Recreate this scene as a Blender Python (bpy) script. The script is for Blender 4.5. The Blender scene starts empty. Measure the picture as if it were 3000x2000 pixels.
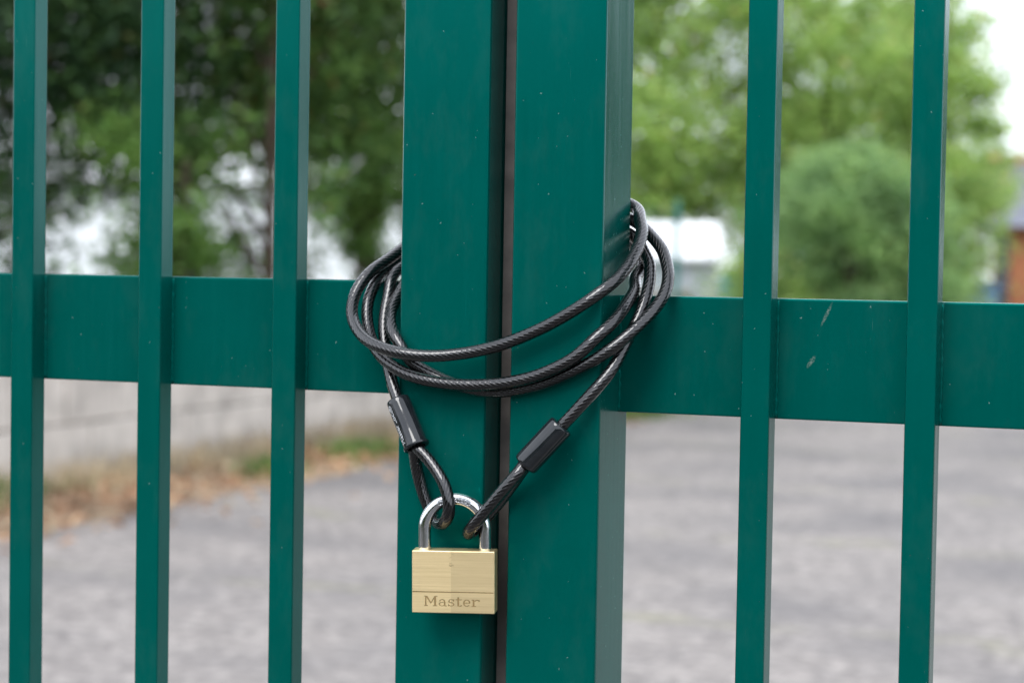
import bpy, bmesh, math, random
import numpy as np
from mathutils import Vector, Matrix

random.seed(7)
rng = np.random.default_rng(11)
S = bpy.context.scene
COL = S.collection
R = math.radians

# ------------------------------------------------------------ camera
Z0 = 1.2039                       # height of the gate rail's reference line above the ground
cam_d = bpy.data.cameras.new('camera')
cam = bpy.data.objects.new('camera', cam_d)
COL.objects.link(cam)
cam_d.sensor_width = 36.0
cam_d.lens = 71.24
cam_d.clip_start = 0.02
cam_d.clip_end = 2000
CR = Vector((0.92900, 0.36980, 0.01700)).normalized()
CF = Vector((-0.36900, 0.92870, -0.03650)).normalized()
CU = CR.cross(CF).normalized()
CR = CF.cross(CU).normalized()
mw = Matrix((CR, CU, -CF)).transposed().to_4x4()
mw.translation = Vector((0.46658, -1.17437, 1.25))
cam.matrix_world = mw
cam_d.dof.use_dof = True
cam_d.dof.focus_distance = 1.235
cam_d.dof.aperture_fstop = 7.6
cam_d.dof.aperture_blades = 0
S.camera = cam

# ------------------------------------------------------------ overcast sky and soft sun
SUN_EL, SUN_AZ = R(50), R(188)
w = bpy.data.worlds.new('World')
S.world = w
w.use_nodes = True
nt = w.node_tree
nt.nodes.clear()
sky = nt.nodes.new('ShaderNodeTexSky')
sky.sky_type = 'NISHITA'
sky.sun_disc = False
sky.sun_elevation = SUN_EL
sky.sun_rotation = SUN_AZ
tc = nt.nodes.new('ShaderNodeTexCoord')
cn = nt.nodes.new('ShaderNodeTexNoise')
cn.inputs['Scale'].default_value = 2.2
cn.inputs['Detail'].default_value = 5
nt.links.new(tc.outputs['Generated'], cn.inputs['Vector'])
cr = nt.nodes.new('ShaderNodeValToRGB')
cr.color_ramp.elements[0].position = 0.3
cr.color_ramp.elements[0].color = (9.0, 9.6, 10.8, 1)
cr.color_ramp.elements[1].position = 0.7
cr.color_ramp.elements[1].color = (12.0, 12.6, 13.7, 1)
nt.links.new(cn.outputs['Fac'], cr.inputs['Fac'])
mx = nt.nodes.new('ShaderNodeMix')
mx.data_type = 'RGBA'
mx.inputs[0].default_value = 0.9
nt.links.new(sky.outputs['Color'], mx.inputs[6])
nt.links.new(cr.outputs['Color'], mx.inputs[7])
bgn = nt.nodes.new('ShaderNodeBackground')
bgn.inputs['Strength'].default_value = 0.12
nt.links.new(mx.outputs[2], bgn.inputs['Color'])
wo = nt.nodes.new('ShaderNodeOutputWorld')
nt.links.new(bgn.outputs[0], wo.inputs['Surface'])

sun_d = bpy.data.lights.new('sun', 'SUN')
sun_d.energy = 1.5
sun_d.angle = R(30)
sun_d.color = (1.0, 0.985, 0.965)
sun = bpy.data.objects.new('sun', sun_d)
COL.objects.link(sun)
sdir = Vector((math.sin(SUN_AZ) * math.cos(SUN_EL), math.cos(SUN_AZ) * math.cos(SUN_EL), math.sin(SUN_EL)))
sun.rotation_euler = sdir.to_track_quat('Z', 'Y').to_euler()

S.render.engine = 'CYCLES'
S.view_settings.view_transform = 'Standard'
S.view_settings.look = 'None'
S.view_settings.gamma = 1
S.view_settings.use_curve_mapping = False
S.view_settings.exposure = 0.80
S.render.resolution_x = 1024
S.render.resolution_y = 682

# ------------------------------------------------------------ helpers
def new_obj(name, mesh, mat=None, parent=None, loc=None):
    o = bpy.data.objects.new(name, mesh)
    COL.objects.link(o)
    if mat is not None:
        if mesh.materials:
            mesh.materials[0] = mat
        else:
            mesh.materials.append(mat)
    if parent is not None:
        o.parent = parent
    if loc is not None:
        o.location = loc
    return o

def thing(name, label, cat, loc=(0, 0, 0), group=None, rotz=0):
    o = bpy.data.objects.new(name, None)
    COL.objects.link(o)
    o.empty_display_size = 0.1
    o.location = loc
    o.rotation_euler = (0, 0, rotz)
    return tag(o, label, cat, group)

def tag(o, label=None, cat=None, group=None, kind=None):
    if label: o['label'] = label
    if cat: o['category'] = cat
    if group: o['group'] = group
    if kind: o['kind'] = kind
    return o

def bm_mesh(bm, name, smooth=False):
    me = bpy.data.meshes.new(name)
    bm.normal_update()
    bm.to_mesh(me)
    bm.free()
    if smooth:
        for p in me.polygons: p.use_smooth = True
    return me

def add_box(bm, x0, x1, y0, y1, z0, z1):
    v = [bm.verts.new((x, y, z)) for z in (z0, z1) for y in (y0, y1) for x in (x0, x1)]
    for a in ((0, 2, 3, 1), (4, 5, 7, 6), (0, 1, 5, 4), (2, 6, 7, 3), (0, 4, 6, 2), (1, 3, 7, 5)):
        bm.faces.new([v[i] for i in a])
    return v

def box_mesh(name, x0, x1, y0, y1, z0, z1, bev=0.0, seg=2):
    bm = bmesh.new()
    add_box(bm, x0, x1, y0, y1, z0, z1)
    if bev:
        bmesh.ops.bevel(bm, geom=bm.edges[:], offset=bev, segments=seg, profile=0.5, affect='EDGES')
    me = bm_mesh(bm, name, smooth=bool(bev))
    if bev:
        # flat faces stay flat: every corner takes the normal of the largest face that meets there
        best = {}
        for p in me.polygons:
            for vi in p.vertices:
                if vi not in best or p.area > best[vi][0]: best[vi] = (p.area, p.normal.copy())
        me.normals_split_custom_set_from_vertices([best[i][1] if i in best else (0, 0, 1) for i in range(len(me.vertices))])
    return me

def raw_mesh(name, V, F, uv=None, smooth=False):
    me = bpy.data.meshes.new(name)
    V = np.asarray(V, dtype=np.float32)
    F = np.asarray(F, dtype=np.int32)
    n, k = F.shape
    me.vertices.add(len(V))
    me.vertices.foreach_set('co', V.ravel())
    me.loops.add(n * k)
    me.loops.foreach_set('vertex_index', F.ravel())
    me.polygons.add(n)
    me.polygons.foreach_set('loop_start', np.arange(0, n * k, k, dtype=np.int32))
    me.polygons.foreach_set('loop_total', np.full(n, k, dtype=np.int32))
    if smooth:
        me.polygons.foreach_set('use_smooth', np.ones(n, dtype=bool))
    if uv is not None:
        l = me.uv_layers.new(name='uv')
        l.data.foreach_set('uv', np.asarray(uv, dtype=np.float32).ravel())
    me.update(calc_edges=True)
    return me

def spline(Q, step):
    """natural cubic through Q (chord-length parameter), resampled evenly"""
    Q = np.asarray(Q, float)
    n = len(Q)
    h = np.linalg.norm(np.diff(Q, axis=0), axis=1) ** 0.5
    A = np.zeros((n, n)); b = np.zeros((n, 3)); A[0, 0] = A[-1, -1] = 1
    for i in range(1, n - 1):
        A[i, i-1] = h[i-1]; A[i, i] = 2 * (h[i-1] + h[i]); A[i, i+1] = h[i]
        b[i] = 6 * ((Q[i+1] - Q[i]) / h[i] - (Q[i] - Q[i-1]) / h[i-1])
    m = np.linalg.solve(A, b)
    out = []
    for i in range(n - 1):
        for u in np.linspace(0, 1, 12, endpoint=False):
            a = 1 - u
            out.append(a * Q[i] + u * Q[i+1] + h[i]**2 / 6 * ((a**3 - a) * m[i] + (u**3 - u) * m[i+1]))
    out.append(Q[-1])
    c = np.array(out)
    L = np.r_[0, np.cumsum(np.linalg.norm(np.diff(c, axis=0), axis=1))]
    s = np.linspace(0, L[-1], max(3, int(L[-1] / step)))
    return np.stack([np.interp(s, L, c[:, k]) for k in range(3)], 1), s

def frames(c):
    t = np.gradient(c, axis=0); t /= np.linalg.norm(t, axis=1)[:, None]
    n = np.zeros_like(c)
    a = np.array([0, 0, 1.0]) if abs(t[0, 2]) < 0.9 else np.array([1.0, 0, 0])
    n[0] = a - t[0] * (a @ t[0]); n[0] /= np.linalg.norm(n[0])
    for i in range(1, len(c)):
        q = n[i-1] - t[i] * (n[i-1] @ t[i])
        n[i] = q / np.linalg.norm(q)
    return t, n, np.cross(t, n)

def tube(name, c, rad, nseg=16, s=None, lobes=0, pitch=0.03, amp=0.0, cap=True):
    """closed tube round the path c; rad scalar or array; optional helical strand relief"""
    c = np.asarray(c, float)
    t, n, b = frames(c)
    m = len(c)
    rad = np.broadcast_to(np.asarray(rad, float), (m,))
    if s is None:
        s = np.r_[0, np.cumsum(np.linalg.norm(np.diff(c, axis=0), axis=1))]
    th = np.linspace(0, 2 * np.pi, nseg, endpoint=False)
    rr = rad[:, None] * np.ones(nseg)
    if amp:
        rr = rr * (1 + amp * np.cos(lobes * th[None] - 2 * np.pi * s[:, None] / pitch))
    V = (c[:, None] + rr[..., None] * (np.cos(th)[None, :, None] * n[:, None] + np.sin(th)[None, :, None] * b[:, None])).reshape(-1, 3)
    i = np.arange(m - 1)[:, None]; j = np.arange(nseg)[None]
    jn = (j + 1) % nseg
    F = np.stack([i*nseg + j, i*nseg + jn, (i+1)*nseg + jn, (i+1)*nseg + j], -1).reshape(-1, 4)
    u0 = (j / nseg) + 0 * i; u1 = ((j + 1) / nseg) + 0 * i
    s0 = s[:-1][:, None] + 0 * j; s1 = s[1:][:, None] + 0 * j
    uv = np.stack([np.stack([u0, s0], -1), np.stack([u1, s0], -1), np.stack([u1, s1], -1), np.stack([u0, s1], -1)], 2).reshape(-1, 2)
    if cap:
        ci = len(V)
        V = np.vstack([V, c[0], c[-1]])
        q = np.arange(nseg); qn = (q + 1) % nseg
        # degenerate-free end caps as thin quads pairs
        F2 = [];
        for k in range(0, nseg, 2):
            F2.append((ci, (k + 2) % nseg, (k + 1) % nseg, k))
            o = (m - 1) * nseg
            F2.append((ci + 1, o + k, o + (k + 1) % nseg, o + (k + 2) % nseg))
        F = np.vstack([F, np.array(F2)])
        uv = np.vstack([uv, np.zeros((len(F2) * 4, 2))])
    return raw_mesh(name, V, F, uv, smooth=True)

def lathe(name, p0, p1, prof, nseg=32):
    """profile [(t 0..1 along axis, radius)] turned round the axis p0->p1"""
    p0 = np.asarray(p0, float); p1 = np.asarray(p1, float)
    ax = p1 - p0
    t = ax / np.linalg.norm(ax)
    a = np.array([0, -1.0, 0]); n = a - t * (a @ t); n /= np.linalg.norm(n); b = np.cross(t, n)
    V = []
    for u, r in prof:
        for k in range(nseg):
            q = 2 * math.pi * k / nseg
            V.append(p0 + ax * u + r * (math.cos(q) * n + math.sin(q) * b))
    F = []
    for i in range(len(prof) - 1):
        for k in range(nseg):
            F.append((i*nseg + k, i*nseg + (k+1) % nseg, (i+1)*nseg + (k+1) % nseg, (i+1)*nseg + k))
    me = raw_mesh(name, V, F, smooth=True)
    me.set_sharp_from_angle(angle=R(50))
    return me, p0, ax, t, n, b

# ---- materials
def mat_new(name):
    m = bpy.data.materials.new(name)
    m.use_nodes = True
    nt = m.node_tree
    b = nt.nodes['Principled BSDF']
    return m, nt, b

def N(nt, kind, **kw):
    n = nt.nodes.new(kind)
    for k, v in kw.items(): setattr(n, k, v)
    return n

def math_n(nt, op, a, b=None, c=None, clamp=False):
    n = nt.nodes.new('ShaderNodeMath'); n.operation = op; n.use_clamp = clamp
    for i, v in enumerate((a, b, c)):
        if v is None: continue
        if isinstance(v, (int, float)): n.inputs[i].default_value = v
        else: nt.links.new(v, n.inputs[i])
    return n.outputs[0]

def noise(nt, vec, scale, detail=3, rough=0.55, dist=0.0):
    n = nt.nodes.new('ShaderNodeTexNoise')
    n.inputs['Scale'].default_value = scale
    n.inputs['Detail'].default_value = detail
    n.inputs['Roughness'].default_value = rough
    n.inputs['Distortion'].default_value = dist
    if vec is not None: nt.links.new(vec, n.inputs['Vector'])
    return n.outputs['Fac']

def ramp(nt, fac, stops):
    n = nt.nodes.new('ShaderNodeValToRGB')
    e = n.color_ramp.elements
    while len(e) < len(stops): e.new(0.5)
    for el, (p, c) in zip(e, stops):
        el.position = p
        el.color = (c, c, c, 1) if isinstance(c, (int, float)) else (*c, 1)
    nt.links.new(fac, n.inputs['Fac'])
    return n.outputs['Color']

def mixc(nt, fac, a, b, mode='MIX'):
    n = nt.nodes.new('ShaderNodeMix'); n.data_type = 'RGBA'; n.blend_type = mode
    for i, v in ((0, fac), (6, a), (7, b)):
        if isinstance(v, (int, float)): n.inputs[i].default_value = v
        elif isinstance(v, tuple): n.inputs[i].default_value = (*v, 1)
        else: nt.links.new(v, n.inputs[i])
    return n.outputs[2]

def mapping(nt, vec, scale=(1, 1, 1), rot=(0, 0, 0), loc=(0, 0, 0)):
    n = nt.nodes.new('ShaderNodeMapping')
    n.inputs['Scale'].default_value = scale
    n.inputs['Rotation'].default_value = rot
    n.inputs['Location'].default_value = loc
    nt.links.new(vec, n.inputs['Vector'])
    return n.outputs[0]

def bump(nt, h, strength, dist):
    n = nt.nodes.new('ShaderNodeBump')
    n.inputs['Strength'].default_value = strength
    n.inputs['Distance'].default_value = dist
    nt.links.new(h, n.inputs['Height'])
    return n.outputs[0]

def position(nt):
    return nt.nodes.new('ShaderNodeNewGeometry').outputs['Position']

def simple(name, col, rough=0.6, metal=0.0, var=0.15, scale=6.0, bmp=0.0, spec=0.5):
    m, nt, b = mat_new(name)
    p = position(nt)
    f = noise(nt, p, scale, 5)
    c = ramp(nt, f, [(0.3, tuple(x * (1 - var) for x in col)), (0.7, tuple(min(1, x * (1 + var)) for x in col))])
    nt.links.new(c, b.inputs['Base Color'])
    b.inputs['Roughness'].default_value = rough
    b.inputs['Metallic'].default_value = metal
    b.inputs['Specular IOR Level'].default_value = spec
    if bmp:
        nt.links.new(bump(nt, noise(nt, p, scale * 8, 4), 0.5, bmp), b.inputs['Normal'])
    return m

# ------------------------------------------------------------ materials
def make_paint():
    """teal-green gloss powder coat: faint mottling, vertical draw marks, pale flecks, rust-brown dots, two scuffs"""
    m, nt, b = mat_new('green_paint')
    p = position(nt)
    f = noise(nt, p, 14, 4)
    base = ramp(nt, f, [(0.3, (0.0, 0.0580, 0.0475)), (0.72, (0.0, 0.0655, 0.0540))])
    # drifting dust film
    dust = ramp(nt, noise(nt, mapping(nt, p, (34, 34, 16)), 1.0, 6, 0.7), [(0.50, 0.0), (0.85, 0.03)])
    base = mixc(nt, dust, base, (0.26, 0.29, 0.27))
    def flecks(scale, lim, gain, seed, stretch=(1, 1, 1)):
        v = N(nt, 'ShaderNodeTexVoronoi'); v.inputs['Scale'].default_value = scale
        # wobble the lookup so flecks are irregular
        wob = N(nt, 'ShaderNodeTexNoise'); wob.inputs['Scale'].default_value = 700; wob.inputs['Detail'].default_value = 3
        nt.links.new(p, wob.inputs['Vector'])
        vm = N(nt, 'ShaderNodeVectorMath', operation='MULTIPLY_ADD')
        nt.links.new(wob.outputs['Color'], vm.inputs[0]); vm.inputs[1].default_value = (0.0022,) * 3
        nt.links.new(mapping(nt, p, stretch, loc=(seed, seed * 1.7, seed * 2.3)), vm.inputs[2])
        nt.links.new(vm.outputs[0], v.inputs['Vector'])
        sep = N(nt, 'ShaderNodeSeparateColor'); nt.links.new(v.outputs['Color'], sep.inputs[0])
        th = math_n(nt, 'MULTIPLY', math_n(nt, 'MAXIMUM', math_n(nt, 'SUBTRACT', sep.outputs[0], lim), 0.0), gain)
        d = math_n(nt, 'SUBTRACT', th, v.outputs['Distance'])
        return math_n(nt, 'MULTIPLY', d, 60.0, clamp=True)
    k1 = flecks(165, 0.28, 0.125, 0.0)
    k1b = flecks(46, 0.66, 0.070, 1.7, (1, 1, 0.7))
    k2 = flecks(60, 0.72, 0.16, 3.1)
    base = mixc(nt, math_n(nt, 'MULTIPLY', k1, 0.32), base, (0.30, 0.38, 0.35))
    base = mixc(nt, math_n(nt, 'MULTIPLY', k1b, 0.38), base, (0.34, 0.42, 0.39))
    base = mixc(nt, math_n(nt, 'MULTIPLY', k2, 0.30), base, (0.11, 0.06, 0.05))
    # hairline scratches
    sc = noise(nt, mapping(nt, p, (900, 900, 26), (0.0, 0.35, 0.0)), 1.0, 2, 0.5)
    gate_ = ramp(nt, noise(nt, p, 18, 2), [(0.60, 0.0), (0.68, 1.0)])
    sl = math_n(nt, 'MULTIPLY', ramp(nt, sc, [(0.72, 0.0), (0.78, 0.18)]), gate_)
    base = mixc(nt, sl, base, (0.25, 0.38, 0.34))
    # two dry grazes on the right-hand rail
    for (cx, cz, ang, ln, wd) in ((0.1903, 0.0211, R(25), 0.0088, 0.0012), (0.1813, -0.0082, R(33), 0.0050, 0.0017)):
        q = mapping(nt, p, (1, 1, 1), (0, 0, 0), (-cx, 0, -(cz + Z0)))
        vr = N(nt, 'ShaderNodeVectorRotate', rotation_type='Y_AXIS'); vr.inputs['Angle'].default_value = -ang
        nt.links.new(q, vr.inputs['Vector'])
        sx = N(nt, 'ShaderNodeSeparateXYZ'); nt.links.new(vr.outputs[0], sx.inputs[0])
        e = math_n(nt, 'ADD', math_n(nt, 'POWER', math_n(nt, 'DIVIDE', sx.outputs[0], wd), 2.0), math_n(nt, 'POWER', math_n(nt, 'DIVIDE', sx.outputs[2], ln), 2.0))
        mk = math_n(nt, 'SUBTRACT', 1.0, e, clamp=True)
        mk = math_n(nt, 'MULTIPLY', mk, ramp(nt, noise(nt, p, 1300, 4, 0.7), [(0.42, 0.0), (0.62, 0.32)]))
        base = mixc(nt, mk, base, (0.46, 0.46, 0.40))
    nt.links.new(base, b.inputs['Base Color'])
    rg = ramp(nt, noise(nt, mapping(nt, p, (260, 260, 7)), 1.0, 4, 0.6), [(0.35, 0.16), (0.75, 0.28)])
    nt.links.new(rg, b.inputs['Roughness'])
    b.inputs['Specular IOR Level'].default_value = 0.5
    b.inputs['Specular Tint'].default_value = (0.0, 0.52, 0.45, 1)
    h = math_n(nt, 'ADD', math_n(nt, 'MULTIPLY', noise(nt, mapping(nt, p, (420, 420, 5)), 1.0, 3), 0.5),
               math_n(nt, 'MULTIPLY', noise(nt, p, 45, 3), 0.6))
    nt.links.new(bump(nt, h, 0.018, 0.0006), b.inputs['Normal'])
    return m
PAINT = make_paint()

def make_cable_mat():
    m, nt, b = mat_new('black_vinyl_cable')
    uvn = N(nt, 'ShaderNodeUVMap'); uvn.uv_map = 'uv'
    sx = N(nt, 'ShaderNodeSeparateXYZ'); nt.links.new(uvn.outputs[0], sx.inputs[0])
    ang = math_n(nt, 'MULTIPLY', sx.outputs[0], 2 * math.pi)
    ph = math_n(nt, 'SUBTRACT', math_n(nt, 'MULTIPLY', ang, 11.0), math_n(nt, 'MULTIPLY', sx.outputs[1], 2 * math.pi / 0.0037))
    st = math_n(nt, 'MULTIPLY_ADD', math_n(nt, 'SINE', ph), 0.5, 0.5)
    fine = math_n(nt, 'SINE', math_n(nt, 'ADD', math_n(nt, 'MULTIPLY', ang, 20.0), math_n(nt, 'MULTIPLY', sx.outputs[1], 2 * math.pi / 0.008)))
    p = position(nt)
    fl = noise(nt, p, 320, 3)
    # wire strands seen through a clear, slightly wavy vinyl jacket
    wire = math_n(nt, 'MULTIPLY_ADD', math_n(nt, 'SINE', math_n(nt, 'SUBTRACT', math_n(nt, 'MULTIPLY', ang, 11.0), math_n(nt, 'MULTIPLY', sx.outputs[1], 2 * math.pi / 0.0037))), 0.5, 0.5)
    c = ramp(nt, math_n(nt, 'MULTIPLY', wire, fl), [(0.10, (0.004, 0.004, 0.0045)), (0.60, (0.014, 0.0132, 0.015))])
    nt.links.new(c, b.inputs['Base Color'])
    b.inputs['Metallic'].default_value = 0.75
    b.inputs['Roughness'].default_value = 0.30
    hw = math_n(nt, 'ADD', math_n(nt, 'MULTIPLY', wire, 0.6), math_n(nt, 'MULTIPLY', fl, 0.8))
    nt.links.new(bump(nt, hw, 0.9, 0.0005), b.inputs['Normal'])
    b.inputs['Coat Weight'].default_value = 1.0
    b.inputs['Coat IOR'].default_value = 1.52
    b.inputs['Coat Roughness'].default_value = 0.05
    h = math_n(nt, 'ADD', math_n(nt, 'MULTIPLY', st, 0.14), math_n(nt, 'MULTIPLY', noise(nt, p, 300, 2), 0.70))
    nt.links.new(bump(nt, h, 0.30, 0.0005), b.inputs['Coat Normal'])
    return m
CABLE_M = make_cable_mat()

def make_sleeve_mat():
    m, nt, b = mat_new('black_sleeve_plastic')
    p = position(nt)
    nt.links.new(ramp(nt, noise(nt, p, 120, 4), [(0.3, (0.006, 0.008, 0.010)), (0.7, (0.012, 0.014, 0.016))]), b.inputs['Base Color'])
    b.inputs['Roughness'].default_value = 0.07
    b.inputs['IOR'].default_value = 1.52
    nt.links.new(bump(nt, noise(nt, p, 110, 2), 0.10, 0.0007), b.inputs['Normal'])
    return m
SLEEVE_M = make_sleeve_mat()

def make_brass():
    """brushed brass: two brush passes that meet at a line down the middle of the front"""
    m, nt, b = mat_new('brushed_brass')
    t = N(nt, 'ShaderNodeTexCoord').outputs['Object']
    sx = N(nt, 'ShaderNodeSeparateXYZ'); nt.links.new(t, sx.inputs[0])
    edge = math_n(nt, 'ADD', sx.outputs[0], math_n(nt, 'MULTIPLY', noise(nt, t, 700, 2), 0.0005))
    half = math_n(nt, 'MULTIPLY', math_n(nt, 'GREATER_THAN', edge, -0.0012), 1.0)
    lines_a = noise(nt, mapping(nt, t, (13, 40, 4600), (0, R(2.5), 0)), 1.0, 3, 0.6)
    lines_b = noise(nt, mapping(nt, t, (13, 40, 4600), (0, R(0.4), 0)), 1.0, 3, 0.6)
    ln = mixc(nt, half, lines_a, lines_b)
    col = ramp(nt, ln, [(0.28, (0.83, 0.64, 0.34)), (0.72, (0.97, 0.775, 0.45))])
    col = mixc(nt, math_n(nt, 'MULTIPLY', half, 0.34), col, (0.56, 0.44, 0.25))  # right half toned down: its duller reflection is put into the colour
    # small dark nicks along the seam of the two passes
    nick = math_n(nt, 'MULTIPLY', math_n(nt, 'LESS_THAN', math_n(nt, 'ABSOLUTE', math_n(nt, 'ADD', sx.outputs[0], 0.0010)), 0.0016),
                  math_n(nt, 'GREATER_THAN', sx.outputs[2], 0.009))
    nk = math_n(nt, 'MULTIPLY', nick, ramp(nt, noise(nt, mapping(nt, t, (300, 300, 1500)), 1.0, 2), [(0.58, 0.0), (0.66, 0.6)]))
    col = mixc(nt, nk, col, (0.20, 0.13, 0.06))
    nt.links.new(col, b.inputs['Base Color'])
    b.inputs['Metallic'].default_value = 1.0
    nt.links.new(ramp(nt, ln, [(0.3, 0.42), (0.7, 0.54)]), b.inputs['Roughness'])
    nt.links.new(bump(nt, ln, 0.16, 0.0003), b.inputs['Normal'])
    return m
BRASS = make_brass()
BRASS_CUT = simple('brass_engraving', (0.33, 0.23, 0.10), 0.6, 0.7, 0.25, 900)

def make_chrome():
    m, nt, b = mat_new('polished_steel')
    p = position(nt)
    nt.links.new(ramp(nt, noise(nt, p, 400, 4), [(0.3, (0.62, 0.63, 0.65)), (0.7, (0.74, 0.75, 0.77))]), b.inputs['Base Color'])
    b.inputs['Metallic'].default_value = 1.0
    nt.links.new(ramp(nt, noise(nt, mapping(nt, p, (900, 900, 60)), 1.0, 3), [(0.35, 0.10), (0.75, 0.22)]), b.inputs['Roughness'])
    return m
STEEL = make_chrome()
STEEL_CUT = simple('stamped_steel', (0.20, 0.21, 0.22), 0.45, 0.9, 0.2, 900)
PRINT = simple('white_print', (0.72, 0.74, 0.76), 0.5, 0, 0.2, 2500)

def make_gravel():
    m, nt, b = mat_new('worn_gravel_asphalt')
    p = position(nt)
    big = noise(nt, p, 0.9, 4, 0.6)
    mid = noise(nt, p, 3.6, 6, 0.7)
    v = N(nt, 'ShaderNodeTexVoronoi'); v.inputs['Scale'].default_value = 26
    nt.links.new(p, v.inputs['Vector'])
    sep = N(nt, 'ShaderNodeSeparateColor'); nt.links.new(v.outputs['Color'], sep.inputs[0])
    c = ramp(nt, mid, [(0.28, (0.1106, 0.1014, 0.09785)), (0.5, (0.1966, 0.1786, 0.1667)), (0.70, (0.2826, 0.2574, 0.2386))])
    c = mixc(nt, 0.45, c, ramp(nt, sep.outputs[0], [(0.0, (0.1014, 0.1014, 0.1092)), (0.6, (0.2418, 0.234, 0.234)), (1.0, (0.4056, 0.39, 0.3822))]))
    c = mixc(nt, ramp(nt, big, [(0.46, 0.0), (0.62, 0.6)]), c, (0.1092, 0.1076, 0.1139))
    grain = ramp(nt, noise(nt, p, 19.0, 5, 0.75), [(0.34, (0.73, 0.712, 0.690)), (0.66, (1.17, 1.130, 1.085))])
    c = mixc(nt, 1.0, c, grain, 'MULTIPLY')
    # mossy seams across the drive
    sx = N(nt, 'ShaderNodeSeparateXYZ'); nt.links.new(p, sx.inputs[0])
    wv = math_n(nt, 'ADD', sx.outputs[1], math_n(nt, 'MULTIPLY_ADD', noise(nt, p, 1.3, 3), 1.1, -0.55))
    sm = math_n(nt, 'ABSOLUTE', math_n(nt, 'SUBTRACT', math_n(nt, 'FRACT', math_n(nt, 'DIVIDE', wv, 2.3)), 0.5))
    sm = math_n(nt, 'MULTIPLY', math_n(nt, 'SUBTRACT', 1.0, math_n(nt, 'MULTIPLY', sm, 26.0), clamp=True), ramp(nt, noise(nt, p, 3.0, 4), [(0.42, 0.0), (0.6, 0.5)]))
    c = mixc(nt, sm, c, (0.192, 0.192, 0.096))
    nt.links.new(c, b.inputs['Base Color'])
    b.inputs['Roughness'].default_value = 0.85
    b.inputs['Specular IOR Level'].default_value = 0.25
    nt.links.new(bump(nt, math_n(nt, 'ADD', v.outputs['Distance'], mid), 0.7, 0.006), b.inputs['Normal'])
    return m
GRAVEL = make_gravel()
ASPHALT = simple('added_street_asphalt', (0.0765, 0.0747, 0.0738), 0.9, 0, 0.25, 8.0, 0.004, 0.2)
SOIL = simple('grassy_soil', (0.06, 0.068, 0.028), 0.95, 0, 0.4, 3.0, 0.02, 0.1)
VERGE = simple('dry_verge_soil', (0.272, 0.208, 0.144), 0.95, 0, 0.35, 4.0, 0.02, 0.1)
CONC = simple('weathered_concrete', (0.47, 0.43, 0.385), 0.9, 0, 0.26, 4.5, 0.006, 0.2)
MORTAR = simple('mortar', (0.27, 0.25, 0.225), 0.95, 0, 0.2, 12, 0.004, 0.2)
WHITEWALL = simple('white_render', (0.78, 0.80, 0.83), 0.85, 0, 0.06, 0.8, 0.002, 0.2)
WHITEROOF = simple('white_sheet_roof', (0.82, 0.83, 0.84), 0.5, 0, 0.05, 1.5)
GREYWALL = simple('pale_grey_panel', (0.50, 0.53, 0.56), 0.7, 0, 0.08, 1.5)
DARKGLASS = simple('dark_window_glass', (0.05, 0.06, 0.07), 0.08, 0, 0.2, 2)
SLATE = simple('slate_roof', (0.112, 0.12, 0.152), 0.6, 0, 0.2, 3, 0.01)
BRICK_M = simple('orange_brick', (0.36, 0.144, 0.072), 0.85, 0, 0.3, 7, 0.003, 0.2)
RIDGE_M = simple('terracotta', (0.45, 0.21, 0.12), 0.8, 0, 0.2, 6, 0.003, 0.2)
DARKDOOR = simple('dark_grey_door', (0.07, 0.07, 0.085), 0.5, 0, 0.15, 3)
FENCE_M = simple('teal_fence_coating', (0.02, 0.16, 0.14), 0.45, 0, 0.15, 20)
DRUM_M = simple('turquoise_plastic', (0.06, 0.30, 0.34), 0.45, 0, 0.12, 6)
BIN_M = simple('blue_plastic', (0.09, 0.21, 0.45), 0.5, 0, 0.12, 6)
RUBBER = simple('black_rubber', (0.02, 0.02, 0.02), 0.7, 0, 0.2, 20)
BARK = simple('dark_bark', (0.075, 0.055, 0.042), 0.95, 0, 0.4, 22, 0.02, 0.1)

def leaf_mat(name, stops, trans=0.35, rough=0.55):
    m, nt, b = mat_new(name)
    g = nt.nodes.new('ShaderNodeNewGeometry')
    c = ramp(nt, g.outputs['Random Per Island'], stops)
    # whole sprays are younger or older growth
    c = mixc(nt, 1.0, c, ramp(nt, noise(nt, g.outputs['Position'], 1.7, 3), [(0.32, (0.62, 0.66, 0.70)), (0.68, (1.40, 1.34, 1.20))]), 'MULTIPLY')
    nt.links.new(c, b.inputs['Base Color'])
    b.inputs['Roughness'].default_value = rough
    b.inputs['Specular IOR Level'].default_value = 0.35
    tr = nt.nodes.new('ShaderNodeBsdfTranslucent')
    hs = nt.nodes.new('ShaderNodeHueSaturation')
    hs.inputs['Hue'].default_value = 0.485; hs.inputs['Value'].default_value = 1.5
    nt.links.new(c, hs.inputs['Color']); nt.links.new(hs.outputs[0], tr.inputs['Color'])
    ms = nt.nodes.new('ShaderNodeMixShader'); ms.inputs[0].default_value = trans
    nt.links.new(b.outputs[0], ms.inputs[1]); nt.links.new(tr.outputs[0], ms.inputs[2])
    nt.links.new(ms.outputs[0], nt.nodes['Material Output'].inputs['Surface'])
    return m
LEAF_DARK = leaf_mat('dark_conifer_leaf', [(0.0, (0.016, 0.046, 0.020)), (0.6, (0.034, 0.085, 0.030)), (0.95, (0.060, 0.125, 0.036)), (1.0, (0.10, 0.06, 0.025))], 0.28)
LEAF_DEEP = leaf_mat('deep_green_leaf', [(0.0, (0.036, 0.090, 0.026)), (0.5, (0.080, 0.170, 0.042)), (0.94, (0.125, 0.230, 0.055)), (1.0, (0.22, 0.11, 0.05))], 0.35)
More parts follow.
